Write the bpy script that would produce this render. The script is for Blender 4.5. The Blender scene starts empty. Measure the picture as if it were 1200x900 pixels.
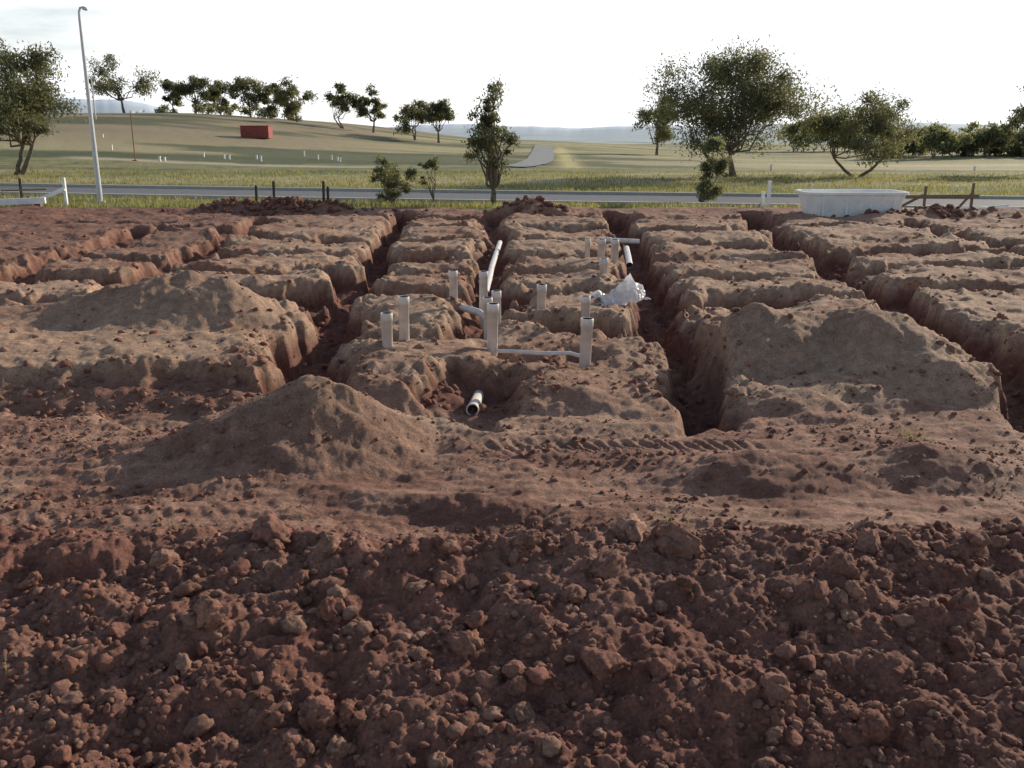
import bpy, math, random
import numpy as np
from mathutils import Vector
rng=np.random.default_rng(7); random.seed(7)
C=bpy.context.scene.collection
SUN_AZ=math.radians(48); SUN_EL=math.radians(20)

# ---------------- noise ----------------
def _h(ix,iy,s):
    n=(ix.astype(np.int64)*374761393+iy.astype(np.int64)*668265263+s*1274126177)&0xffffffff
    n=((n^(n>>13))*1274126177)&0xffffffff
    n=((n^(n>>16))*2246822519)&0xffffffff
    return ((n^(n>>15))&0xffffff)/float(0xffffff)
def vn(x,y,s=0):
    x=np.asarray(x,float);y=np.asarray(y,float)
    xi=np.floor(x);yi=np.floor(y);fx=x-xi;fy=y-yi
    fx=fx*fx*fx*(fx*(fx*6-15)+10);fy=fy*fy*fy*(fy*(fy*6-15)+10)
    a=_h(xi,yi,s);b=_h(xi+1,yi,s);c=_h(xi,yi+1,s);d=_h(xi+1,yi+1,s)
    return (a*(1-fx)+b*fx)*(1-fy)+(c*(1-fx)+d*fx)*fy*1.0
def fbm(x,y,f,o=4,s=0,g=.5):
    r=0;a=1;t=0
    for i in range(o):
        r=r+a*(vn(x*f+i*17.3+0.37*y*f,y*f-0.37*x*f+i*9.1,s+i)*2-1);t+=a;a*=g;f*=2.03
    return r/t
def bil(x,y,f,o=3,s=0,g=.55):
    r=0;a=1;t=0
    for i in range(o):
        r=r+a*np.abs(vn(x*f+0.4*y*f+i*5.3,y*f-0.4*x*f+i*9.1,s+i)*2-1);t+=a;a*=g;f*=2.1
    return r/t
def ss(a,b,x):
    t=np.clip((x-a)/(b-a),0,1);return t*t*(3-2*t)

# ---------------- terrain ----------------
def mound(x,y,cx,cy,rx,ry,h,p=1.25,rot=0):
    dx=x-cx;dy=y-cy
    if rot:
        c,s=math.cos(rot),math.sin(rot);dx,dy=dx*c+dy*s,-dx*s+dy*c
    r=np.sqrt((dx/rx)**2+(dy/ry)**2+.02)
    return h*np.clip(1.12-r,0,None)**p
CROSS=[15.45,17.9,20.4,23.2,26.3,29.4]
# columns between the long trenches: y shift of the cross trenches and their depth factor
COLSH=np.array([-.9,.55,-.25,0.1,-.15,.6,-.45,.4])
COLDP=np.array([[.45,.25,.5,.1,.3,.1],[.6,.9,.6,.2,.6,.1],[1,1,.9,1,.15,.6],[1,1,1,.9,.8,.5],[1,.9,1,1,.8,.5],[1,1,.25,1,.7,.3],[.9,.4,1,.2,.7,.2],[.6,.7,.1,.5,.2,.1]])
def trench(x,y,soft=0.0):
    wx=x+fbm(x,y,.7,3,11)*.40+fbm(x,y,3,3,12)*.18
    wy=y+fbm(x,y,.6,3,15)*.70+fbm(x,y,3,3,16)*.20
    e=.18+.26*vn(x*1.3,y*1.3,18)+soft
    m=np.zeros_like(x)
    xs=[-9.6-(y-17)*.03,-6.9-(y-17)*.05,-2.45-(y-10)*.055,-.38-(y-10)*.012,2.05+(y-10)*.063,5.75+(y-10)*.085,11.0+(y-15)*.06]
    ci=np.zeros(x.shape,int)
    for q in xs: ci=ci+(wx>q)
    wy=wy+COLSH[ci]
    def line(xc,w,y0,y1,dep):
        d=np.abs(wx-xc);yy_=wy-COLSH[ci];k=(1-ss(w,w+e,d))*ss(y0-.2,y0+.2,yy_)*(1-ss(y1-.2,y1+.2,yy_))
        return k*dep
    m=np.maximum(m,line(xs[2],.21,8.9,31.3,.52))
    m=np.maximum(m,line(xs[3],.16,12.0,30,.36))
    m=np.maximum(m,line(-.45,.3,9.0,10.7,.24))
    m=np.maximum(m,line(xs[4],.21,9.0,31.3,.52))
    m=np.maximum(m,line(xs[5],.23,8.8,30.5,.52))
    m=np.maximum(m,line(xs[6],.23,9.5,28,.40))
    m=np.maximum(m,line(xs[0],.23,13.5,26,.28))
    m=np.maximum(m,line(xs[1],.19,15.3,28,.34))
    def cr(yc,w,x0,x1,dep):
        d=np.abs(wy-yc);k=(1-ss(w,w+e,d))*ss(x0-.2,x0+.2,wx)*(1-ss(x1-.2,x1+.2,wx))
        return k*dep
    for i,c in enumerate(CROSS):
        m=np.maximum(m,cr(c,.20+.012*i,-13.5,16,.42-.04*(i>3))*COLDP[ci,i])
    m=np.maximum(m,cr(12.75,.18,-2.4,2.1,.32))
    m=np.maximum(m,cr(11.15,.10,-.3,1.0,.14))
    m=np.maximum(m,cr(9.45,.35,-12,-2.6,.16+0*x))
    return m
def hill(x,y):
    z=4.3*ss(0,-50,x)*ss(48,150,y)
    z=z+.5*ss(46,150,y)*ss(30,0,x)
    z=z-.7*ss(0,40,x)*ss(46,110,y)
    z=z-ss(155,1500,y)*(34+z*.0)
    z=z+fbm(x,y,1/60.,3,31)*.8*ss(60,160,y)*(1-ss(130,170,y))
    far=ss(3000,7200,y)
    az=x/np.maximum(y,1)
    ridge=62+170*ss(-.28,-.42,az)+fbm(az*9,az*0+3.3,1,5,41)*46+10*ss(.1,.4,az)
    z=z+far*ridge
    z=z+ss(600,2500,y)*fbm(x,y,1/900.,3,43)*9
    return z
def H(x,y):
    x=np.asarray(x,float);y=np.asarray(y,float)
    near=1-ss(34,40,y)
    step=ss(9.3,10.05,y+fbm(x,y,.8,3,3)*.55)
    z=-.27*(1-step)
    tr=trench(x,y);tsoft=trench(x,y,.5)
    top=step*(1-ss(31.5,33,y))
    z=z+top*(fbm(x,y,.45,3,5)*.16+fbm(x,y,2.4,4,6)*.065)
    z=z-tr*(.75+.25*step)*(1+fbm(x,y,3,3,8)*.3)-top*tsoft*.24
    lip=ss(.02,.2,tsoft)*(1-ss(.05,.2,tr))
    z=z+top*lip*(bil(x,y,3.5,4,10)*.14-.015)
    z=z+fbm(x,y,7,4,9,.6)*.020*near
    fl=1-step
    z=z+fl*(fbm(x,y,.45,3,20)*.07+fbm(x*.5,y*2.0,2.0,4,21)*.045+bil(x,y,5,4,22,.65)*.038*ss(.3,.65,vn(x*.7,y*1.1,28)))
    tn=ss(.2,.6,vn(x*1.7,y*1.7,27))
    def track(yc,wd,x0,x1,per,amp,sk=0):
        k=np.exp(-((y-yc)/wd)**2)*ss(x0,x0+.5,x)*(1-ss(x1-.5,x1,x))
        return k*(np.sin((x+fbm(x,y,2,2,29)*.04+sk*(y-yc))*2*math.pi/per)*amp*tn-amp*1.1)
    z=z+track(8.25+.05*x,.16,-.5,2.5,.13,.020,.5)+track(7.75+.03*x,.13,-.2,3.2,.13,.010,-.5)
    z=z+track(7.0+.10*x,.14,-4.4,-1.2,.14,.008,.6)+track(8.85+.02*x,.16,-6,-3.0,.15,.012,.5)
    q=1+fbm(x,y,2.2,4,25)*.2
    ms=mound(x,y,-1.95,8.35,1.15,.95,.60,1.15)+mound(x,y,-2.9,8.0,1.3,.7,.20)+mound(x,y,-.75,8.7,.85,.5,.15)+mound(x,y,-1.5,8.3,.7,.6,.12)
    ms=ms+mound(x,y,-4.9,13.5,1.5,1.15,.66,1.2)+mound(x,y,-3.9,13.2,1.1,.8,.26)+mound(x,y,-6.3,13.3,1.5,.8,.18)
    ms=ms+mound(x,y,2.95,11.3,.85,.9,.60,1.1)+mound(x,y,4.3,11.1,1.15,.95,.52,1.1)+mound(x,y,5.1,10.5,1.2,.8,.20)+mound(x,y,4.0,9.7,1.9,.7,.16)
    ms=ms+mound(x,y,2.1,7.6,1.0,.5,.22)+mound(x,y,3.6,7.7,1.1,.5,.24)+mound(x,y,-.4,6.9,1.4,.28,.13,1.2,-.25)
    ms=ms+mound(x,y,.6,30.6,1.4,.9,.42)+mound(x,y,-7.3,31.3,1.6,.8,.45)+mound(x,y,-9.2,31.4,1.6,.8,.35)+mound(x,y,-5.8,31.2,1.2,.8,.3)+mound(x,y,13.2,29.5,2.0,.9,.3)
    z=z+np.clip(ms,0,None)*q
    cr=5.45+fbm(x,y*0,.5,3,50)*.22
    b=np.where(y>cr, .36*(1-ss(0,.8,y-cr)), .36-.19*(cr-y))
    bm=1-ss(cr+.2,cr+.75,y)
    lum=bil(x,y,1.9,4,52)*.16+bil(x,y,6,4,57)*.06+fbm(x,y,14,3,60)*.018
    z=z+b+bm*(lum-.05)
    z=z+hill(x,y)
    z=z-.12*ss(32.5,35,y)+near*0
    z=z+ss(33,36,y)*(1-ss(200,300,y))*fbm(x,y,.6,3,70)*.05
    rd=np.abs(y-road_y(x))/1.0
    flat=1-ss(3.3,4.5,rd)
    z=z*(1-flat)+flat*(-.14)
    return z
def road_y(x): return 39.2-.20*np.asarray(x,float)+.0012*np.asarray(x,float)**2
def H1(x,y): return float(H(np.array([x]),np.array([y]))[0])

def mk(name,V,F,mats,cols=None,mi=None,smooth=True,parent=None):
    V=np.asarray(V,dtype=np.float32);F=np.asarray(F,dtype=np.int32)
    me=bpy.data.meshes.new(name)
    k=F.shape[1]
    me.vertices.add(len(V));me.vertices.foreach_set('co',V.ravel())
    me.loops.add(F.size);me.loops.foreach_set('vertex_index',F.ravel())
    me.polygons.add(len(F));me.polygons.foreach_set('loop_start',np.arange(0,F.size,k,dtype=np.int32))
    me.polygons.foreach_set('loop_total',np.full(len(F),k,dtype=np.int32))
    if mi is not None: me.polygons.foreach_set('material_index',np.asarray(mi,dtype=np.int32))
    me.update(calc_edges=True)
    me.polygons.foreach_set('use_smooth',np.full(len(F),smooth,dtype=bool))
    if cols is not None:
        a=me.color_attributes.new('Col','FLOAT_COLOR','POINT')
        c=np.ones((len(V),4),dtype=np.float32);c[:,:3]=cols
        a.data.foreach_set('color',c.ravel())
    for m in (mats if isinstance(mats,list) else [mats]): me.materials.append(m)
    ob=bpy.data.objects.new(name,me);C.objects.link(ob)
    if parent: ob.parent=parent
    return ob

# ---------------- materials ----------------
def newmat(n):
    m=bpy.data.materials.new(n);m.use_nodes=True
    nt=m.node_tree;return m,nt,nt.nodes['Principled BSDF']
def noise(nt,scale,det=4,rough=.55,co=None):
    n=nt.nodes.new('ShaderNodeTexNoise');n.inputs['Scale'].default_value=scale
    n.inputs['Detail'].default_value=det;n.inputs['Roughness'].default_value=rough
    if co: nt.links.new(co,n.inputs['Vector'])
    return n
def soilmat(name,bd=.02):
    m,nt,b=newmat(name);L=nt.links
    geo=nt.nodes.new('ShaderNodeNewGeometry')
    co=geo.outputs['Position']
    c=nt.nodes.new('ShaderNodeVertexColor');c.layer_name='Col';cout=c.outputs['Color']
    n1=noise(nt,9,5,.65,co);n2=noise(nt,55,3,.6,co)
    mr=nt.nodes.new('ShaderNodeMapRange');L.new(n1.outputs['Fac'],mr.inputs['Value'])
    mr.inputs['From Min'].default_value=.3;mr.inputs['From Max'].default_value=.7
    mr.inputs['To Min'].default_value=.66;mr.inputs['To Max'].default_value=1.32
    mr2=nt.nodes.new('ShaderNodeMapRange');L.new(n2.outputs['Fac'],mr2.inputs['Value'])
    mr2.inputs['From Min'].default_value=.3;mr2.inputs['From Max'].default_value=.7
    mr2.inputs['To Min'].default_value=.68;mr2.inputs['To Max'].default_value=1.32
    mu=nt.nodes.new('ShaderNodeMath');mu.operation='MULTIPLY'
    L.new(mr.outputs[0],mu.inputs[0]);L.new(mr2.outputs[0],mu.inputs[1])
    vm=nt.nodes.new('ShaderNodeVectorMath');vm.operation='SCALE'
    L.new(cout,vm.inputs[0]);L.new(mu.outputs[0],vm.inputs['Scale'])
    L.new(vm.outputs[0],b.inputs['Base Color'])
    b.inputs['Roughness'].default_value=.88;b.inputs['Specular IOR Level'].default_value=.3
    n3=noise(nt,32,7,.8,co)
    bp=nt.nodes.new('ShaderNodeBump');bp.inputs['Strength'].default_value=.95;bp.inputs['Distance'].default_value=bd
    L.new(n3.outputs['Fac'],bp.inputs['Height']);L.new(bp.outputs[0],b.inputs['Normal'])
    return m
M_ground=soilmat('ground_soil_and_grass',bd=.028)
M_clod=soilmat('clod_soil',bd=.018)
def simple(name,col,rough=.6,spec=.4,var=.15,sc=8,metal=0,bump=0):
    m,nt,b=newmat(name);L=nt.links
    tc=nt.nodes.new('ShaderNodeTexCoord')
    n=noise(nt,sc,5,.6,tc.outputs['Object'])
    mr=nt.nodes.new('ShaderNodeMapRange');L.new(n.outputs['Fac'],mr.inputs['Value'])
    mr.inputs['From Min'].default_value=.3;mr.inputs['From Max'].default_value=.7
    mr.inputs['To Min'].default_value=1-var;mr.inputs['To Max'].default_value=1+var
    vm=nt.nodes.new('ShaderNodeVectorMath');vm.operation='SCALE';vm.inputs[0].default_value=col
    L.new(mr.outputs[0],vm.inputs['Scale']);L.new(vm.outputs[0],b.inputs['Base Color'])
    b.inputs['Roughness'].default_value=rough;b.inputs['Specular IOR Level'].default_value=spec;b.inputs['Metallic'].default_value=metal
    if bump:
        bp=nt.nodes.new('ShaderNodeBump');bp.inputs['Distance'].default_value=bump
        L.new(n.outputs['Fac'],bp.inputs['Height']);L.new(bp.outputs[0],b.inputs['Normal'])
    return m
M_pipe=simple('pvc',(.64,.60,.57),.4,.5,.16,9)
M_pipein=simple('pvc_inner',(.08,.07,.065),.8,.2)
M_white=simple('white_paint',(.78,.79,.78),.5,.4,.12,3)
M_gal=simple('galvanised_steel',(.50,.51,.52),.5,.5,.1,4,.3)
M_asph=simple('asphalt',(.13,.135,.14),.7,.35,.2,3,0,.003)
M_asph2=simple('worn_asphalt',(.27,.275,.27),.8,.25,.15,1)
M_conc=simple('concrete',(.42,.40,.36),.85,.2,.12,4)
M_red=simple('red_steel',(.28,.065,.055),.6,.3,.2,3)
M_dark=simple('dark_steel',(.045,.04,.035),.7,.3,.2,5)
M_timber=simple('timber',(.20,.15,.10),.85,.2,.25,12)
M_bark=simple('bark',(.16,.13,.10),.9,.15,.35,6)
def leafmat(name):
    m,nt,b=newmat(name);L=nt.links
    c=nt.nodes.new('ShaderNodeVertexColor');c.layer_name='Col'
    L.new(c.outputs['Color'],b.inputs['Base Color']);b.inputs['Roughness'].default_value=.55
    b.inputs['Specular IOR Level'].default_value=.35
    t=nt.nodes.new('ShaderNodeBsdfTranslucent');vm=nt.nodes.new('ShaderNodeVectorMath');vm.operation='MULTIPLY'
    vm.inputs[1].default_value=(1.7,1.65,1.1);L.new(c.outputs['Color'],vm.inputs[0]);L.new(vm.outputs[0],t.inputs['Color'])
    mx=nt.nodes.new('ShaderNodeMixShader');mx.inputs[0].default_value=.5
    L.new(b.outputs[0],mx.inputs[1]);L.new(t.outputs[0],mx.inputs[2])
    L.new(mx.outputs[0],nt.nodes['Material Output'].inputs['Surface']);return m
M_leaf=leafmat('leaves')

# ---------------- ground sheet ----------------
ys=[-8,-6,-4,-2,-1,0,.6,1.1,1.6,2.0]
y=2.0
while y<34: y*=1.0030; ys.append(y)
while y<9500: y*=1.0135; ys.append(y)
ys=np.array(ys);NX=900
u=np.linspace(-1,1,NX)
hw=.66*np.abs(ys)+1.6
X=u[None,:]*hw[:,None];Y=np.repeat(ys[:,None],NX,1)
Z=H(X,Y)
def mix(a,b,t): return a*(1-t[...,None])+np.array(b)*t[...,None]
def soilcolor(X,Y):
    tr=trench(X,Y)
    c=np.zeros(X.shape+(3,))+np.array((.40,.262,.178))
    n=fbm(X,Y,.7,4,80)*.5+.5;n2=fbm(X,Y,2.7,4,84)*.5+.5
    c=mix(c,(.31,.175,.115),ss(.45,.7,n))
    c=mix(c,(.46,.33,.235),ss(.55,.8,n2)*.6)
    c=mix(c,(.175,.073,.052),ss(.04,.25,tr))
    c=mix(c,(.18,.076,.056),ss(-4,-10,X)*ss(15,22,Y)*.7)
    c=mix(c,(.21,.092,.066),ss(26,31,Y)*.6)
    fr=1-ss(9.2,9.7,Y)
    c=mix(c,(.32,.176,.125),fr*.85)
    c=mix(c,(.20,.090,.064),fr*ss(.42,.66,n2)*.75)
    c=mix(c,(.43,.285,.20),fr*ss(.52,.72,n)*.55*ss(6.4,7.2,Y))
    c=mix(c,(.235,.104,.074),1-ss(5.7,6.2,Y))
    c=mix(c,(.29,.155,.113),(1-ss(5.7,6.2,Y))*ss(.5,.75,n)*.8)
    s=np.exp(-((X+.6)/.8)**2-((Y-8.75)/.35)**2)
    c=mix(c,(.48,.36,.26),s*.7)
    md=np.exp(-((X+1.95)/1.0)**2-((Y-8.35)/.8)**2)+np.exp(-((X+4.9)/1.5)**2-((Y-13.5)/1.1)**2)+np.exp(-((X-3.7)/1.9)**2-((Y-11.3)/1.1)**2)
    c=mix(c,(.29,.185,.128),np.clip(md,0,1)*.8)
    return c
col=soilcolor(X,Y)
ge=32.6+fbm(X,Y*0,.35,4,90)*.9+fbm(X,Y,2,3,91)*.5
g=ss(-.25,.25,Y-ge)
gn=fbm(X,Y*2.2,.16,5,92)*.5+.5;gn2=fbm(X*.25,Y,.09,4,95)*.5+.5;gn3=fbm(X,Y,1.4,4,97)*.5+.5
gc=np.zeros(X.shape+(3,))+np.array((.150,.170,.060))
gc=mix(gc,(.27,.25,.115),ss(.35,.7,gn))
gc=mix(gc,(.085,.105,.04),ss(.5,.75,gn3)*.6)
dry=ss(.44,.62,gn2)*ss(44,52,Y)
gc=mix(gc,(.42,.36,.20),dry*.8)
gc=mix(gc,(.27,.21,.135),ss(75,105,Y)*ss(-8,-25,X)*(.55+.4*gn))
gc=mix(gc,(.36,.32,.165),ss(60,90,Y)*ss(0,20,X)*.6)
gc=mix(gc,(.06,.08,.035),ss(.53,.64,fbm(X*.3,Y,.11,4,117)*.5+.5)*ss(48,56,Y)*.8)
gc=mix(gc,(.58,.50,.22),np.exp(-((X-4.3-(Y-70)*.035)/.9)**2)*ss(66,70,Y)*(1-ss(120,140,Y))*.8)
gc=mix(gc,(.56,.48,.34),np.exp(-((Y-(71-.12*(X+20)+2*np.sin(X*.12)))/1.1)**2)*ss(-36,-32,X)*(1-ss(-11,-6,X))*.9)
gc=mix(gc,(.54,.47,.32),np.exp(-((Y-(60+.25*(X-10)))/1.2)**2)*ss(6,8,X)*(1-ss(22,28,X))*.8)
gc=mix(gc,(.54,.47,.31),np.exp(-((Y-(88+.2*(X-30)))/2.5)**2)*ss(20,28,X)*.75)
gc=mix(gc,(.50,.44,.30),np.exp(-((Y-(100+.3*(X-10)))/2.5)**2)*ss(7,10,X)*(1-ss(30,40,X))*.6)
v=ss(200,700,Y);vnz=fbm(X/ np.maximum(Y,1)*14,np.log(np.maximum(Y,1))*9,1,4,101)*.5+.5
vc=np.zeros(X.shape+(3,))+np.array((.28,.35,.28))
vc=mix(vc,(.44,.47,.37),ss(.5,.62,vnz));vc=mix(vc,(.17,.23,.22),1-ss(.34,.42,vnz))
vc=mix(vc,(.42,.50,.57),ss(1200,4500,Y)*.8)  # distance haze painted into the valley and hill colours as pale blue
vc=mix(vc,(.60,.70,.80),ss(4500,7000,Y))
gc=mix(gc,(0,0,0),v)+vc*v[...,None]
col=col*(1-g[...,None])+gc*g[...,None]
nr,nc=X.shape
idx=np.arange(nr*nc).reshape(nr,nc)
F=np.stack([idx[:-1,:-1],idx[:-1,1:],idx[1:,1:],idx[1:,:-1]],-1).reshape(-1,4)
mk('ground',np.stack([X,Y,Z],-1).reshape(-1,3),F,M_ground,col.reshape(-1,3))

# ---------------- roads ----------------
def strip(name,pts,w,zoff,mat,zfix=None,parent=None,th=0.0):
    V=[];F=[]
    pts=[Vector(p) for p in pts]
    for i,p in enumerate(pts):
        a=pts[max(i-1,0)];b=pts[min(i+1,len(pts)-1)]
        d=(b-a).normalized();n=Vector((-d.y,d.x))
        for s in (-1,-.33,.33,1):
            q=p+n*(w/2*s);z=(H1(q.x,q.y) if zfix is None else zfix)+zoff
            V.append((q.x,q.y,z))
        if th:
            for s in (-1,1):
                q=p+n*(w/2*s);V.append((q.x,q.y,(zfix or 0)+zoff-th))
    k=6 if th else 4
    for i in range(len(pts)-1):
        o=i*k
        for j in range(3): F.append((o+j,o+k+j,o+k+j+1,o+j+1))
        if th:
            F.append((o+4,o+k+4,o+k,o));F.append((o+3,o+k+3,o+k+5,o+5))
    return mk(name,V,F,mat,smooth=False,parent=parent)
rx=np.linspace(-38,34,70)
base=bpy.data.objects.new('road',None);C.objects.link(base)
strip('carriageway',[(x,float(road_y(x))) for x in rx],5.4,.004,M_asph,-.13,base)
for s in (-1,1):
    strip('kerb_%s'%('near' if s<0 else 'far'),[(x,float(road_y(x))+s*2.9) for x in rx],.32,.12,M_conc,-.13,base,.13)
strip('footpath',[(x,float(road_y(x))-4.0) for x in np.linspace(11.5,34,30)],1.6,.03,M_conc,-.10,base,.05)
yy=np.linspace(69,135,50)
r2=bpy.data.objects.new('road',None);C.objects.link(r2)
strip('carriageway',[(2.1+(y-70)*.035-2.2*math.exp(-(y-69)/6),y) for y in yy],2.4,.07,M_asph2,None,r2)

# ---------------- soil clods ----------------
import bmesh
def ico(sub,seed):
    bm=bmesh.new();bmesh.ops.create_icosphere(bm,subdivisions=sub,radius=1)
    V=np.array([v.co[:] for v in bm.verts]);F=np.array([[v.index for v in f.verts] for f in bm.faces]);bm.free()
    r=np.random.default_rng(seed)
    for k in range(9):
        n=r.normal(size=3);n/=np.linalg.norm(n);d=r.uniform(.55,.85)
        p=V@n;V=V-np.outer(np.clip(p-d,0,None)*.85,n)
    a=V[:,0]*3+seed;b=V[:,1]*3+V[:,2]*2.3
    V=V*(1+fbm(a,b,1.2,4,seed,.65)[:,None]*.42)
    return V,F
def scatter(name,P,S,sub,mat,cols,sink=.25):
    tm=[ico(sub,300+i) for i in range(12)]
    VV=[];FF=[];CC=[];o=0
    zs=H(P[:,0],P[:,1])
    for i in range(len(P)):
        V,F=tm[rng.integers(12)]
        a,b,c=rng.uniform(0,6.28,3)
        ca,sa,cb,sb=math.cos(a),math.sin(a),math.cos(b),math.sin(b)
        R=np.array([[ca,-sa,0],[sa,ca,0],[0,0,1]])@np.array([[1,0,0],[0,cb,-sb],[0,sb,cb]])
        sc=S[i]*rng.uniform(.7,1.25,3)
        W=(V*sc)@R.T;W[:,2]*=.85
        VV.append(W+np.array([P[i,0],P[i,1],zs[i]+S[i]*(.5-sink)]))
        FF.append(F+o);o+=len(V);CC.append(np.repeat(cols[i][None],len(V),0))
    return mk(name,np.concatenate(VV),np.concatenate(FF),mat,np.concatenate(CC))
def ccol(n,red=.6):
    a=np.array((.225,.098,.069));b=np.array((.33,.192,.136));t=rng.random(n)[:,None]**(1+red*2)
    return (a*(1-t)+b*t)*rng.uniform(.8,1.15,(n,1))
def berm_pts(n,y0=2.6,y1=6.2):
    y=rng.uniform(y0,y1,n);x=rng.uniform(-1,1,n)*(.62*y+.6);return np.stack([x,y],1)
P=berm_pts(20000);k=vn(P[:,0]*1.3,P[:,1]*1.3,200);P=P[rng.random(len(P))<.15+.85*k**1.5]
S=.006+.024*rng.random(len(P))**2.8
scatter('soil_clods',P,S,2,M_clod,ccol(len(P)),.35)
P=berm_pts(1500,2.7,6.0);P=P[rng.random(len(P))<1.1*vn(P[:,0]*1.1,P[:,1]*1.1,210)**1.3];S=.026+.045*rng.random(len(P))**2.6
scatter('soil_clods',P,S,3,M_clod,ccol(len(P),.5),.4)
P=berm_pts(50,3.0,5.9);S=rng.uniform(.045,.085,len(P))
big=np.array([(-1.62,4.55,.13),(-1.0,4.7,.08),(.55,5.0,.135),(-.25,4.45,.11),(.46,4.25,.10),(.05,4.0,.07),(1.28,4.05,.09),(1.0,5.3,.14),(.75,5.5,.12),(-2.1,5.2,.09),(2.2,5.3,.09),(1.9,5.0,.10),(-1.5,5.45,.13),(2.5,4.7,.10),(-.95,3.95,.09)])
P=np.concatenate([P,big[:,:2]]);S=np.concatenate([S,big[:,2]])
scatter('soil_clods',P,S,4,M_clod,ccol(len(P),.2),.4)
n=16000;y=5.9+rng.random(n)**1.2*4.2;x=rng.uniform(-1,1,n)*(.6*y+.8);P=np.stack([x,y],1)
P=P[rng.random(n)<vn(P[:,0]*.9,P[:,1]*1.6,220)**1.8];S=.006+.028*rng.random(len(P))**4
scatter('soil_clods',P,S,2,M_clod,ccol(len(P)),.35)
n=21000;y=9.6+rng.random(n)**1.4*22;x=rng.uniform(-1,1,n)*(.6*y+1);P=np.stack([x,y],1)
t=trench(P[:,0],P[:,1]);t2=trench(P[:,0],P[:,1],.4);P=P[(rng.random(n)<.14+.5*(t>.03)+.4*((t2>.05)&(t<.1)))];S=.010+.05*rng.random(len(P))**4
scatter('soil_clods',P,S,2,M_clod,ccol(len(P)),.4)
P=np.concatenate([np.stack([rng.normal(-7.6,1.5,260),rng.normal(31.2,.35,260)],1),np.stack([rng.normal(.6,.7,60),rng.normal(30.4,.4,60)],1),np.stack([rng.normal(13.2,1,90),rng.normal(29.4,.4,90)],1)])
S=.05+.09*rng.random(len(P))**2
scatter('soil_clods',P,S,3,M_clod,ccol(len(P),1)*.7)

# ---------------- grass & weeds ----------------
def blades(name,P,hgt,wid,colf,zoff=0):
    n=len(P);z=H(P[:,0],P[:,1])+zoff
    a=rng.uniform(0,6.28,n);hh=hgt*rng.uniform(.5,1.3,n);lx=rng.normal(0,.35,n)*hh;ly=rng.normal(0,.35,n)*hh
    dx=np.cos(a)*wid;dy=np.sin(a)*wid
    V=np.zeros((n,3,3));V[:,0]=np.stack([P[:,0]-dx,P[:,1]-dy,z-.02],1);V[:,1]=np.stack([P[:,0]+dx,P[:,1]+dy,z-.02],1)
    V[:,2]=np.stack([P[:,0]+lx,P[:,1]+ly,z+hh],1)
    c=np.repeat(colf(n)[:,None],3,1).reshape(-1,3)
    return mk(name,V.reshape(-1,3),np.arange(n*3).reshape(-1,3),M_leaf,c,smooth=False)
def gcol(n):
    t=rng.random((n,1))**1.2;return (np.array((.11,.13,.045))*(1-t)+np.array((.30,.26,.13))*t)
n=90000;y=32.4+rng.random(n)**1.5*30;x=rng.uniform(-1,1,n)*(.6*y+1);P=np.stack([x,y],1)
ry=road_y(P[:,0]);ok=(np.abs(P[:,1]-ry)>3.2)&(rng.random(n)<vn(P[:,0]*.5,P[:,1]*.8,240)*1.1)&~((x>10.5)&(np.abs(P[:,1]-ry+4)<1.1))
ok&=(y>32.6+rng.normal(0,.4,n))
blades('grass',P[ok],.17,.022,gcol)
wp=[]
for cx,cy,k in [(-2.45,6.3,12),(-2.2,6.15,10),(3.9,8.6,25),(-2.6,4.2,8),(3.6,3.9,20),(-5.3,7.2,12),(1.2,6.5,8)]:
    wp.append(np.stack([rng.normal(cx,.07,k),rng.normal(cy,.05,k)],1))
blades('weeds',np.concatenate(wp),.12,.004,gcol)

# ---------------- trees ----------------
def tube(a,b,r0,r1,V,F,seg=6):
    a=np.array(a,float);b=np.array(b,float);d=b-a;d/=np.linalg.norm(d)+1e-9
    u_=np.cross(d,[.3,.9,.1]);u_/=np.linalg.norm(u_);w=np.cross(d,u_)
    o=len(V)
    for p,r in ((a,r0),(b,r1)):
        for i in range(seg):
            t=i/seg*2*math.pi;V.append(p+u_*math.cos(t)*r+w*math.sin(t)*r)
    for i in range(seg):
        j=(i+1)%seg;F.append((o+i,o+j,o+seg+j,o+seg+i))
def limb(a,b,r0,r1,V,F,r,n=4,wob=.08):
    a=np.array(a,float);b=np.array(b,float);L=np.linalg.norm(b-a);pts=[a]
    for i in range(1,n): pts.append(a+(b-a)*i/n+r.normal(0,wob*L/ n*1.6,3)+np.array([0,0,-.06*L*math.sin(math.pi*i/n)]))
    pts.append(b)
    for i in range(n): tube(pts[i],pts[i+1],r0+(r1-r0)*i/n,r0+(r1-r0)*(i+1)/n,V,F)
    return pts
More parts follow.
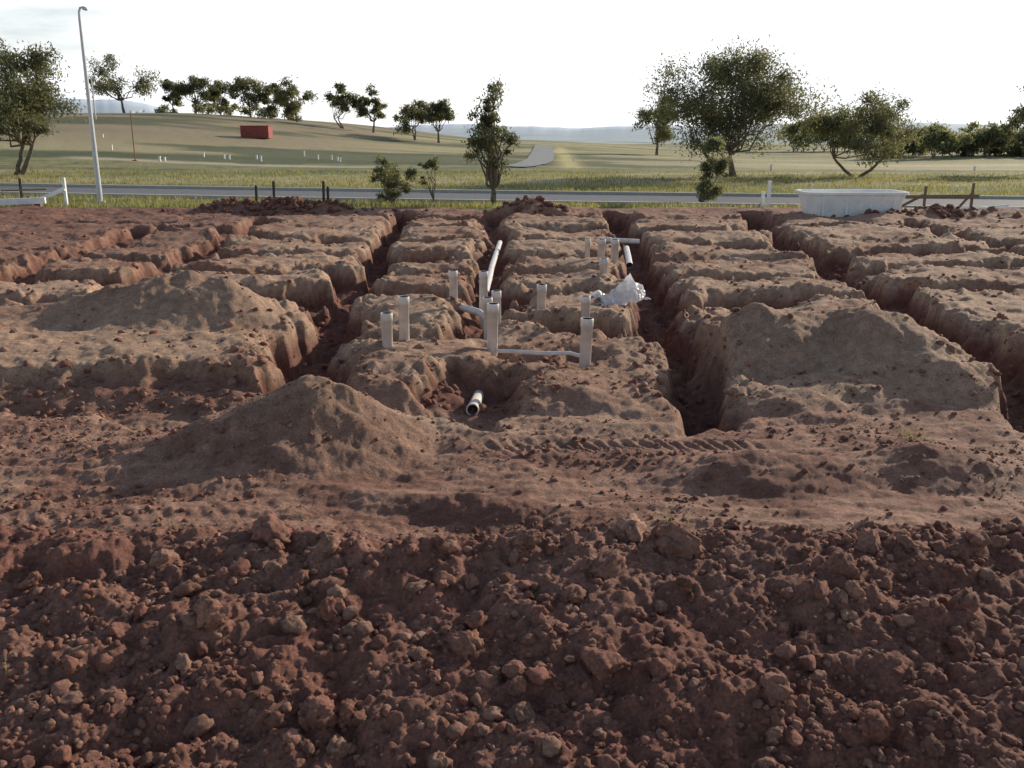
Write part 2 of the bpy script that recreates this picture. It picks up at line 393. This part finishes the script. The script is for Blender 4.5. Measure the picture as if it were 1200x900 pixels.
def treegeo(x,y,h,w,tf,seed,ncl,nl,leaf,cr=.16,dark=1.0,lean=(0,0),stems=1,conic=0,depth=1.0):
    r=np.random.default_rng(seed);z0=H1(x,y)-.05
    V=[];F=[]
    tr=h*.024/ (stems**.4)
    mains=[]
    for s in range(stems):
        bx=x+r.normal(0,.03*w)*(stems>1);by=y+r.normal(0,.03*w)*(stems>1)
        top=np.array([bx+lean[0]*h+ (r.normal(0,.14*w) if stems>1 else 0),by+lean[1]*h,z0+h*tf])
        limb((bx,by,z0),top,tr*1.25,tr*.75,V,F,r,5,.05);mains.append(top)
    cz=z0+h*(tf*.75+1)/2;ch=h*(1-tf*.75)/2
    nb_=max(5,ncl//5);bc=[]
    while len(bc)<nb_:
        p=r.uniform(-1,1,3);q=np.linalg.norm(p)
        if q>1 or q<.25: continue
        if p[2]<-.3 and r.random()<.5: continue
        if conic:
            k=1-conic*(p[2]*.5+.5);p[0]*=k;p[1]*=k
        if any(np.linalg.norm(p-o_)<.32 for o_ in bc) and r.random()<.8: continue
        bc.append(p)
    cc=[];own=[]
    for i in range(ncl):
        b=bc[i%nb_];p=b+r.normal(0,1,3)*np.array([.17,.17,.13])*(1-.45*conic)
        own.append(i%nb_)
        cc.append(np.array([x+lean[0]*h*1.1+p[0]*w/2*.86,y+lean[1]*h+p[1]*w/2*.86*depth,cz+p[2]*ch*.88]))
    ml=[]
    for i in range(nb_):
        b=bc[i];t=np.array([x+lean[0]*h*1.1+b[0]*w/2*.8,y+lean[1]*h+b[1]*w/2*.8*depth,cz+b[2]*ch*.8]);s=mains[i%stems]
        s=s-np.array([0,0,h*tf*.35*r.random()]) if t[2]<s[2] else s
        e=s+(t-s)*.85;pts=limb(s,e,tr*.5,tr*.18,V,F,r,4,.14);ml+=pts[2:]
    ml=np.array(ml)
    for t in cc:
        d=np.linalg.norm(ml-t,axis=1)+np.clip(ml[:,2]-t[2],0,None)*2;s=ml[np.argmin(d)]
        limb(s,t,tr*.15,tr*.04,V,F,r,2,.12)
    nb=len(V);V=np.array(V);F=np.array(F)
    per=nl//ncl;Ls=[]; Cs=[]
    bs=r.uniform(.75,1.2,nb_)
    for i,t in enumerate(cc):
        rad=w*cr*r.uniform(.35,.95);k=int(per*r.uniform(.4,1.5))
        g=r.normal(0,1,(k,3))*.55
        g[:,2]*=.75;g[:,2]-=.15*np.abs(g[:,0])
        p=t+g*rad;Ls.append(p)
        shade=bs[own[i]]*r.uniform(.85,1.15)
        a=np.array((.080,.090,.052))*shade;b=np.array((.145,.145,.088))*shade
        m=r.random((k,1));Cs.append((a*(1-m)+b*m)*dark)
    Pn=np.concatenate(Ls);Cn=np.concatenate(Cs);k=len(Pn)
    d=r.normal(0,1,(k,3));d[:,2]-=.7;d/=np.linalg.norm(d,axis=1)[:,None]
    e=np.cross(d,r.normal(0,1,(k,3)));e/=np.linalg.norm(e,axis=1)[:,None]
    L=leaf*r.uniform(.6,1.3,(k,1));W=L*.36
    Q=np.stack([Pn-d*L,Pn+e*W,Pn+d*L,Pn-e*W],1).reshape(-1,3)
    FQ=np.arange(k*4).reshape(-1,4)+nb
    cols=np.concatenate([np.full((nb,3),.1),np.repeat(Cn,4,0)])
    return np.concatenate([V,Q]),np.concatenate([F,FQ]),cols,np.concatenate([np.zeros(len(F)),np.ones(k)])
def tree(name,*a,**k):
    V,F,c,mi=treegeo(*a,**k);return mk(name,V,F,[M_bark,M_leaf],c,mi,smooth=False)
def many(name,lst):
    VV=[];FF=[];CC=[];MM=[];o=0
    for a,k in lst:
        V,F,c,mi=treegeo(*a,**k);VV.append(V);FF.append(F+o);CC.append(c);MM.append(mi);o+=len(V)
    return mk(name,np.concatenate(VV),np.concatenate(FF),[M_bark,M_leaf],np.concatenate(CC),np.concatenate(MM),smooth=False)
def px(p,Y): return (p-600)/1100*Y*.97
tree('gum_tree',px(866,57),57,7.1,9.2,.20,5,150,38000,.10,.13,.95,(-.01,0),3)
tree('gum_tree',px(1008,58),58,4.7,6.8,.25,8,80,17000,.10,.14,1.05,(0,0),2)
tree('gum_tree',px(770,112),112,6.6,5.8,.2,9,50,7000,.18,.16,1.15)
tree('gum_tree',px(1222,62),62,7.2,4.6,.3,10,50,7000,.12,.15)
tree('gum_tree',px(12,57),57,7.4,6.6,.24,12,110,27000,.11,.14,1.1,(0,0),2)
tree('gum_tree',px(-45,70),70,7.6,7,.30,13,60,12000,.13,.14)
tree('young_gum_tree',px(578,35.2),35.2,4.7,2.4,.14,21,90,7000,.065,.13,.95,(0,0),1,.6)
tree('young_gum_tree',px(836,36.5),36.5,2.9,1.8,.06,22,60,9000,.06,.15,1.35,(0,0),2,.5)
tree('shrub',px(460,35),35,2.05,1.6,.08,23,60,5200,.055,.15,1.1,(0,0),3)
tree('sapling',px(507,35.5),35.5,1.9,1.1,.12,24,26,1500,.05,.14,1.1,(0,0),1)
for i,(p,Y,h,w) in enumerate([(150,146,7.8,9.0),(208,152,5.4,4.6),(232,150,6.6,6.0),(262,153,5.8,4.6),(296,150,6.4,6.2),(320,151,5.4,4.6),(350,147,6.2,6.4),(404,142,6.2,4.8),(438,142,6.6,4.2),(486,133,5.8,5.8),(514,131,6.2,4.6)]):
    tree('gum_tree',px(p,Y),Y,h,w,.24,40+i,50,5200,.20,.16,1.15,((i%3-1)*.03,0),1+(i%2))
lst=[]  # far leaves get a lighter colour (dark above one) standing in for haze
for i in range(26):
    p=1045+i*9+random.uniform(-4,4);Y=random.uniform(112,126)
    lst.append(((px(p,Y),Y,random.uniform(2.8,4.6),random.uniform(3.5,6),.06,100+i,16,1500,.24),dict(cr=.22,dark=1.5)))
for i in range(9):
    p=930+i*12;Y=150
    lst.append(((px(p,Y),Y,random.uniform(4,5.5),6,.06,150+i,12,1200,.28),dict(cr=.22,dark=1.6)))
for i in range(7):
    p=200+i*26+random.uniform(-8,8);Y=165+random.uniform(-4,8)
    lst.append(((px(p,Y),Y,random.uniform(2.0,2.8),5,.06,170+i,8,700,.28),dict(cr=.22,dark=1.4)))
many('distant_trees',lst)

# ---------------- pipes ----------------
def lathe(name,a,b,r,mat,collar=True,parent=None,seg=24):
    a=Vector(a);b=Vector(b);d=(b-a);L=d.length;d.normalize()
    u_=d.orthogonal().normalized();w=d.cross(u_)
    prof=[(0,r)]
    if collar: prof+=[(L-.10,r),(L-.098,r*1.11),(L-.004,r*1.11),(L,r*1.07)]
    else: prof+=[(L-.003,r),(L,r*.97)]
    prof+=[(L,r*.9),(L-.12,r*.9)]
    V=[];F=[];mi=[]
    for t,rr in prof:
        for i in range(seg):
            an=i/seg*2*math.pi;V.append(a+d*t+u_*rr*math.cos(an)+w*rr*math.sin(an))
    for k in range(len(prof)-1):
        for i in range(seg):
            j=(i+1)%seg;F.append((k*seg+i,k*seg+j,(k+1)*seg+j,(k+1)*seg+i));mi.append(1 if k==len(prof)-2 else 0)
    return mk(name,V,F,[mat,M_pipein],None,mi,True,parent)
for x,y,h,r in [(-1.55,11.35,.42,.068),(-1.42,12.05,.50,.068),(-.92,14.7,.45,.065),(-.45,14.3,.50,.065),(-.26,11.45,.52,.068),(-.21,13.0,.42,.062),(-.33,12.8,.36,.062),(.43,13.8,.38,.068),(.86,10.9,.44,.070),(1.04,13.0,.34,.062),(1.82,19.3,.42,.075),(2.1,19.1,.44,.075),(1.63,16.7,.38,.072),(1.60,20.1,.34,.055)]:
    lathe('drain_pipe',(x,y,-.55),(x+rng.normal(0,.014),y+rng.normal(0,.01),h+.0),r,M_pipe,True)
def hpipe(pts,r=.055,nm='buried_drain_pipe'):
    P=[Vector(p) for p in pts];seg=14;V=[];F=[]
    for i,p in enumerate(P):
        d=(P[min(i+1,len(P)-1)]-P[max(i-1,0)]).normalized();u_=d.cross(Vector((0,0,1))).normalized();w=u_.cross(d)
        for k in range(seg):
            a=k/seg*2*math.pi;V.append(p+u_*r*math.cos(a)+w*r*math.sin(a))
    for i in range(len(P)-1):
        for k in range(seg):
            j=(k+1)%seg;F.append((i*seg+k,i*seg+j,(i+1)*seg+j,(i+1)*seg+k))
    return mk(nm,V,F,[M_pipe])
hpipe([(-.47,16.5,-.2),(-.44,18,-.19),(-.42,19.5,-.17),(-.36,21.5,-.15),(-.30,23.4,-.12)],.06)
lathe('buried_drain_pipe',(-.36,10.9,-.40),(-.42,9.55,-.28),.062,M_pipe,True)
hpipe([(-.18,11.35,-.06),(0,11.2,-.03),(.4,11.14,-.04),(.7,11.12,-.03),(.86,11.0,-.05)],.024)
hpipe([(-.21,13.0,-.16),(-.12,12.97,-.14),(0,12.95,-.14),(.22,12.95,-.17),(.3,12.95,-.3)],.062)
hpipe([(-.85,14.5,-.1),(-.7,14.2,-.06),(-.5,14.0,-.08),(-.3,13.7,-.16)],.055)
hpipe([(2.5,19.9,-.2),(2.6,21.0,-.17),(2.72,22.4,-.14)],.07)
hpipe([(2.15,22.9,.0),(2.6,22.95,-.02),(3.1,23.0,-.05)],.06)

# ---------------- plastic sheet ----------------
n=46;uu=np.linspace(-1,1,n);PX,PY=np.meshgrid(uu,uu)
hx=PX*.40+fbm(PX,PY,1.5,3,260)*.1;hy=PY*.32+fbm(PX,PY,1.7,3,262)*.1
hz=.46*np.clip(1-np.abs(PX-.35+.3*PY)*.85,0,1)*np.clip(1-np.abs(PY)*.7,0,1)+bil(PX,PY,2.2,3,265)*.16-.06
px0,py0=1.68,14.6
gz=H(px0+hx,py0+hy)
id2=np.arange(n*n).reshape(n,n)
m,nt,b=newmat('clear_plastic');b.inputs['Base Color'].default_value=(.75,.76,.78,1);b.inputs['Roughness'].default_value=.25
t=nt.nodes.new('ShaderNodeBsdfTranslucent');t.inputs[0].default_value=(.85,.86,.88,1)
tn=noise(nt,6);mx=nt.nodes.new('ShaderNodeMixShader');nt.links.new(tn.outputs['Fac'],mx.inputs[0])
nt.links.new(b.outputs[0],mx.inputs[1]);nt.links.new(t.outputs[0],mx.inputs[2]);nt.links.new(mx.outputs[0],nt.nodes['Material Output'].inputs['Surface'])
mk('plastic_sheet',np.stack([px0+hx,py0+hy,np.maximum(gz,-.05)+hz],-1).reshape(-1,3),np.stack([id2[:-1,:-1],id2[:-1,1:],id2[1:,1:],id2[1:,:-1]],-1).reshape(-1,4),m,smooth=False)

# ---------------- street lamp ----------------
def multi(name,parts,mats):
    VV=[];FF=[];MM=[];o=0
    for V,F,m_ in parts:
        for f in F: FF.append([o+i for i in f]);MM.append(m_)
        VV+=[tuple(v) for v in V];o+=len(V)
    me=bpy.data.meshes.new(name);me.from_pydata(VV,[],FF);me.update()
    for mm in mats: me.materials.append(mm)
    me.polygons.foreach_set('material_index',MM)
    ob=bpy.data.objects.new(name,me);C.objects.link(ob);return ob
def ptube(pts,rs,seg=12,cap=True):
    V=[];F=[]
    P=[Vector(p) for p in pts]
    ref=None
    for i,p in enumerate(P):
        d=(P[min(i+1,len(P)-1)]-P[max(i-1,0)]).normalized()
        if ref is None: ref=d.orthogonal().normalized()
        u_=(ref-d*ref.dot(d)).normalized();ref=u_;w=d.cross(u_)
        for k in range(seg):
            a=k/seg*2*math.pi;V.append(p+u_*rs[i]*math.cos(a)+w*rs[i]*math.sin(a))
    for i in range(len(P)-1):
        for k in range(seg):
            j=(k+1)%seg;F.append([i*seg+k,i*seg+j,(i+1)*seg+j,(i+1)*seg+k])
    if cap: F.append(list(range(seg))[::-1]);F.append([(len(P)-1)*seg+k for k in range(seg)])
    return V,F
def box(cx,cy,cz,sx,sy,sz,rot=0,taper=1.0):
    V=[];c,s=math.cos(rot),math.sin(rot)
    for z,k in ((-sz/2,1),(sz/2,taper)):
        for x,y in ((-1,-1),(1,-1),(1,1),(-1,1)):
            a=x*sx/2*k;b_=y*sy/2*k;V.append((cx+a*c-b_*s,cy+a*s+b_*c,cz+z))
    return V,[[3,2,1,0],[4,5,6,7],[0,1,5,4],[1,2,6,5],[2,3,7,6],[3,0,4,7]]
def beam(a,b_,w,h):
    a=Vector(a);b_=Vector(b_);d=(b_-a).normalized();s=d.cross(Vector((0,0,1)));s=s.normalized() if s.length>.01 else Vector((1,0,0));u_=s.cross(d)
    V=[]
    for p in (a,b_):
        for i,j in ((-1,-1),(1,-1),(1,1),(-1,1)): V.append(p+s*w/2*i+u_*h/2*j)
    return V,[[3,2,1,0],[4,5,6,7],[0,1,5,4],[1,2,6,5],[2,3,7,6],[3,0,4,7]]
lx,ly=-15.8,36.6;lz=H1(lx,ly);hh=6.9
multi('street_lamp',[(*ptube([(lx,ly,lz),(lx,ly,lz+1.2),(lx,ly,lz+hh-.3)],[.10,.095,.05]),0),(*ptube([(lx,ly,lz-.02),(lx,ly,lz+.05)],[.2,.2]),0),
 (*ptube([(lx,ly,lz+hh-.3),(lx+.01,ly,lz+hh-.05),(lx+.06,ly,lz+hh+.08),(lx+.16,ly,lz+hh+.1),(lx+.28,ly-.02,lz+hh+.06)],[.05,.045,.04,.035,.03]),0),
 (*ptube([(lx+.12,ly,lz+hh+.10),(lx+.18,ly,lz+hh+.07),(lx+.30,ly-.04,lz+hh+.03),(lx+.34,ly-.05,lz+hh)],[.03,.07,.06,.02]),0)],[M_gal])

# ---------------- skip bin (white tub) ----------------
def rrect(hx,hy,r,n=6):
    pts=[]
    for cx,cy,a0 in ((hx-r,hy-r,0),(-hx+r,hy-r,90),(-hx+r,-hy+r,180),(hx-r,-hy+r,270)):
        for i in range(n+1):
            a=math.radians(a0+90*i/n);pts.append((cx+r*math.cos(a),cy+r*math.sin(a)))
    return pts
bx,by=10.75,30.3;bz=H1(bx,by)-.05
levels=[(1.15,.55,0.0,.30),(1.36,.68,.05,.34),(1.46,.74,.4,.36),(1.54,.80,.74,.38),(1.54,.80,.76,.38),(1.62,.88,.76,.42),(1.62,.88,.83,.42),(1.52,.78,.83,.36),(1.42,.70,.4,.34),(1.28,.60,.10,.30)]
V=[];F=[];k=None
for hx_,hy_,z_,r_ in levels:
    p=rrect(hx_,hy_,r_);k=len(p);V+=[(bx+a,by+b_,bz+z_+.02) for a,b_ in p]
for i in range(len(levels)-1):
    for j in range(k):
        j2=(j+1)%k;F.append([i*k+j,i*k+j2,(i+1)*k+j2,(i+1)*k+j])
F.append(list(range(k))[::-1]);F.append([(len(levels)-1)*k+j for j in range(k)])
parts=[(V,F,0)]
for dx in (-1.1,-.37,.37,1.1): parts.append((*box(bx+dx,by-.765,bz+.42,.05,.06,.60),0))
multi('skip_bin',parts,[M_white])

# ---------------- container, posts, barriers ----------------
cx,cy=px(302,105),105;cz=H1(cx,cy)
parts=[(*box(cx,cy,cz+.6,3.0,1.8,1.2),0),(*box(cx,cy,cz+1.24,3.1,1.9,.08),0)]
for i in range(10): parts.append((*box(cx-1.35+i*.30,cy-.92,cz+.6,.14,.06,1.1),0))
multi('shipping_container',parts,[M_red])
fx=px(157,72);fz=H1(fx,72)
multi('marker_pole',[(*ptube([(fx,72,fz),(fx,72,fz+3.6)],[.04,.03],8),0),(*box(fx,72,fz+.03,.3,.3,.06),0)],[M_red])
fx=px(116,120);fz=H1(fx,120)
multi('utility_pole',[(*ptube([(fx,120,fz),(fx,120,fz+5)],[.1,.07],8),0),(*box(fx,120,fz+4.7,1.0,.1,.1),0)],[M_gal])
parts=[]
for p,Y in [(122,95),(131,82),(186,72),(192,72),(238,78),(262,76),(268,76),(300,77),(305,74),(356,82),(372,78),(388,78),(395,77),(398,76),(585,75),(672,82),(905,66),(1145,70)]:
    x=px(p,Y);z=H1(x,Y);h=random.uniform(.25,.4)
    parts.append((*box(x,Y,z+h/2,.12,.12,h,0,.8),0));parts.append((*box(x,Y,z+h+.02,.15,.15,.05,0),0))
multi('survey_pegs',parts,[M_white])
def picket(p,Y,h):
    x=px(p,Y);z=H1(x,Y)
    V,F=beam((x,Y,z-.1),(x+.02,Y,z+h),.05,.05)
    V2,F2=beam((x,Y+.02,z-.1),(x+.02,Y+.02,z+h-.03),.02,.09)
    multi('star_picket',[(V,F,0),(V2,F2,0)],[M_dark])
for p,Y,h in [(17,34,1.0),(296,34.5,.75),(317,33.5,.9),(376,32.5,.9),(381,33,.7)]: picket(p,Y,h)
Z_=H1
x0,y0=px(70,33.5),33.5
z=Z_(x0,y0)
multi('timber_barrier',[(*beam((x0,y0,z-.1),(x0,y0,z+1.0),.09,.09),0),(*beam((x0-1.5,y0+.3,z+.05),(x0+.02,y0-.06,z+.62),.05,.14),0),(*beam((x0-1.45,y0+.3,z-.1),(x0-1.45,y0+.3,z+.35),.08,.08),1),(*beam((x0-2.2,y0-.06,z+.55),(x0-.6,y0-.06,z+.60),.03,.05),1)],[M_white,M_timber])
x0=px(10,32);z=Z_(x0,32)
multi('timber_beam',[(*beam((x0-2.5,31.6,z+.12),(x0+.9,32.2,z+.22),.14,.2),0),(*beam((x0+.6,32.3,z-.05),(x0+.6,32.3,z+.14),.2,.2),1)],[M_white,M_timber])
xa,xb=px(1078,32),px(1150,32)
z=Z_(xa,32)
multi('profile_hurdle',[(*beam((xa+.35,32,z-.1),(xa+.35,32,z+.75),.07,.07),0),(*beam((xb-.1,32,z-.1),(xb-.1,32,z+.85),.07,.07),0),(*beam((xa-.3,31.94,z+.40),(xb+.1,31.94,z+.42),.04,.12),0),(*beam((xa-.5,32.05,z+.02),(xa+.3,32.05,z+.45),.05,.08),0),(*beam((xb-.5,32.06,z+.02),(xb-.1,32.06,z+.5),.05,.07),0)],[M_timber])
for p,Y,h in [(905,33,.85),(898,33.3,.5)]:
    x=px(p,Y);z=Z_(x,Y);multi('white_post',[(*beam((x,Y,z-.1),(x,Y,z+h),.1,.1),0),(*box(x,Y,z+h+.015,.13,.13,.05),0)],[M_white])
x=px(1164,33);z=Z_(x,33);parts=[(*ptube([(x-1,33.2,z+.06),(x+1.2,33,z+.06)],[.06,.06],8),0)]
parts.append((*ptube([(x-.6,33.0,z+.05),(x+1.0,33.4,z+.16)],[.04,.04],8),0))
multi('loose_pipes',parts,[M_white])

# ---------------- light ----------------
w=bpy.data.worlds.new('World');bpy.context.scene.world=w;w.use_nodes=True;nt=w.node_tree;L=nt.links
bg=nt.nodes['Background'];sky=nt.nodes.new('ShaderNodeTexSky');sky.sky_type='NISHITA';sky.sun_disc=False
sky.sun_elevation=SUN_EL;sky.sun_rotation=SUN_AZ;sky.dust_density=1.0;sky.air_density=1.0;sky.ozone_density=1.5
tc=nt.nodes.new('ShaderNodeTexCoord');mp=nt.nodes.new('ShaderNodeMapping');mp.inputs['Scale'].default_value=(1.2,1.2,7)
L.new(tc.outputs['Generated'],mp.inputs['Vector'])
nz=noise(nt,2.2,7,.6,mp.outputs[0])
sx=nt.nodes.new('ShaderNodeSeparateXYZ');L.new(tc.outputs['Generated'],sx.inputs[0])
def mrange(src,a,b,c,d):
    q=nt.nodes.new('ShaderNodeMapRange');L.new(src,q.inputs['Value'])
    for k,v_ in zip(('From Min','From Max','To Min','To Max'),(a,b,c,d)): q.inputs[k].default_value=v_
    return q.outputs[0]
def mth(op,a,b):
    q=nt.nodes.new('ShaderNodeMath');q.operation=op;q.use_clamp=True
    for i,s_ in enumerate((a,b)):
        if hasattr(s_,'links'): L.new(s_,q.inputs[i])
        else: q.inputs[i].default_value=s_
    return q.outputs[0]
dp=nt.nodes.new('ShaderNodeVectorMath');dp.operation='DOT_PRODUCT';L.new(tc.outputs['Generated'],dp.inputs[0]);dp.inputs[1].default_value=(math.sin(SUN_AZ),math.cos(SUN_AZ),.3)
sunw=mrange(dp.outputs['Value'],.1,.75,.0,1.0)
low=mrange(sx.outputs['Z'],.13,.55,1,.08)
clouds=mrange(nz.outputs['Fac'],.36,.54,.45,1.0)
f1=mth('MAXIMUM',clouds,sunw)
fac=mth('MULTIPLY',f1,mth('MULTIPLY',low,mrange(sx.outputs['Y'],-.4,.6,.4,1)))
mx=nt.nodes.new('ShaderNodeMix');mx.data_type='RGBA';L.new(fac,mx.inputs[0]);L.new(sky.outputs[0],mx.inputs[6]);mx.inputs[7].default_value=(9.8,10.0,10.2,1)
L.new(mx.outputs[2],bg.inputs['Color']);bg.inputs['Strength'].default_value=.122
sd=bpy.data.lights.new('sun','SUN');sd.energy=5.0;sd.angle=math.radians(.6);sd.color=(1,.87,.70)
so=bpy.data.objects.new('sun',sd);C.objects.link(so)
d=Vector((math.sin(SUN_AZ)*math.cos(SUN_EL),math.cos(SUN_AZ)*math.cos(SUN_EL),math.sin(SUN_EL)))
so.rotation_euler=d.to_track_quat('Z','Y').to_euler()
# ---------------- camera ----------------
cd=bpy.data.cameras.new('camera');cd.lens=33;cd.sensor_width=36;cd.clip_end=30000;cd.clip_start=.05
co=bpy.data.objects.new('camera',cd);C.objects.link(co);co.location=(0,0,2.6);co.rotation_euler=(math.radians(90-15.2),0,0)
s=bpy.context.scene;s.camera=co
s.view_settings.view_transform='Standard';s.view_settings.look='None';s.view_settings.exposure=0
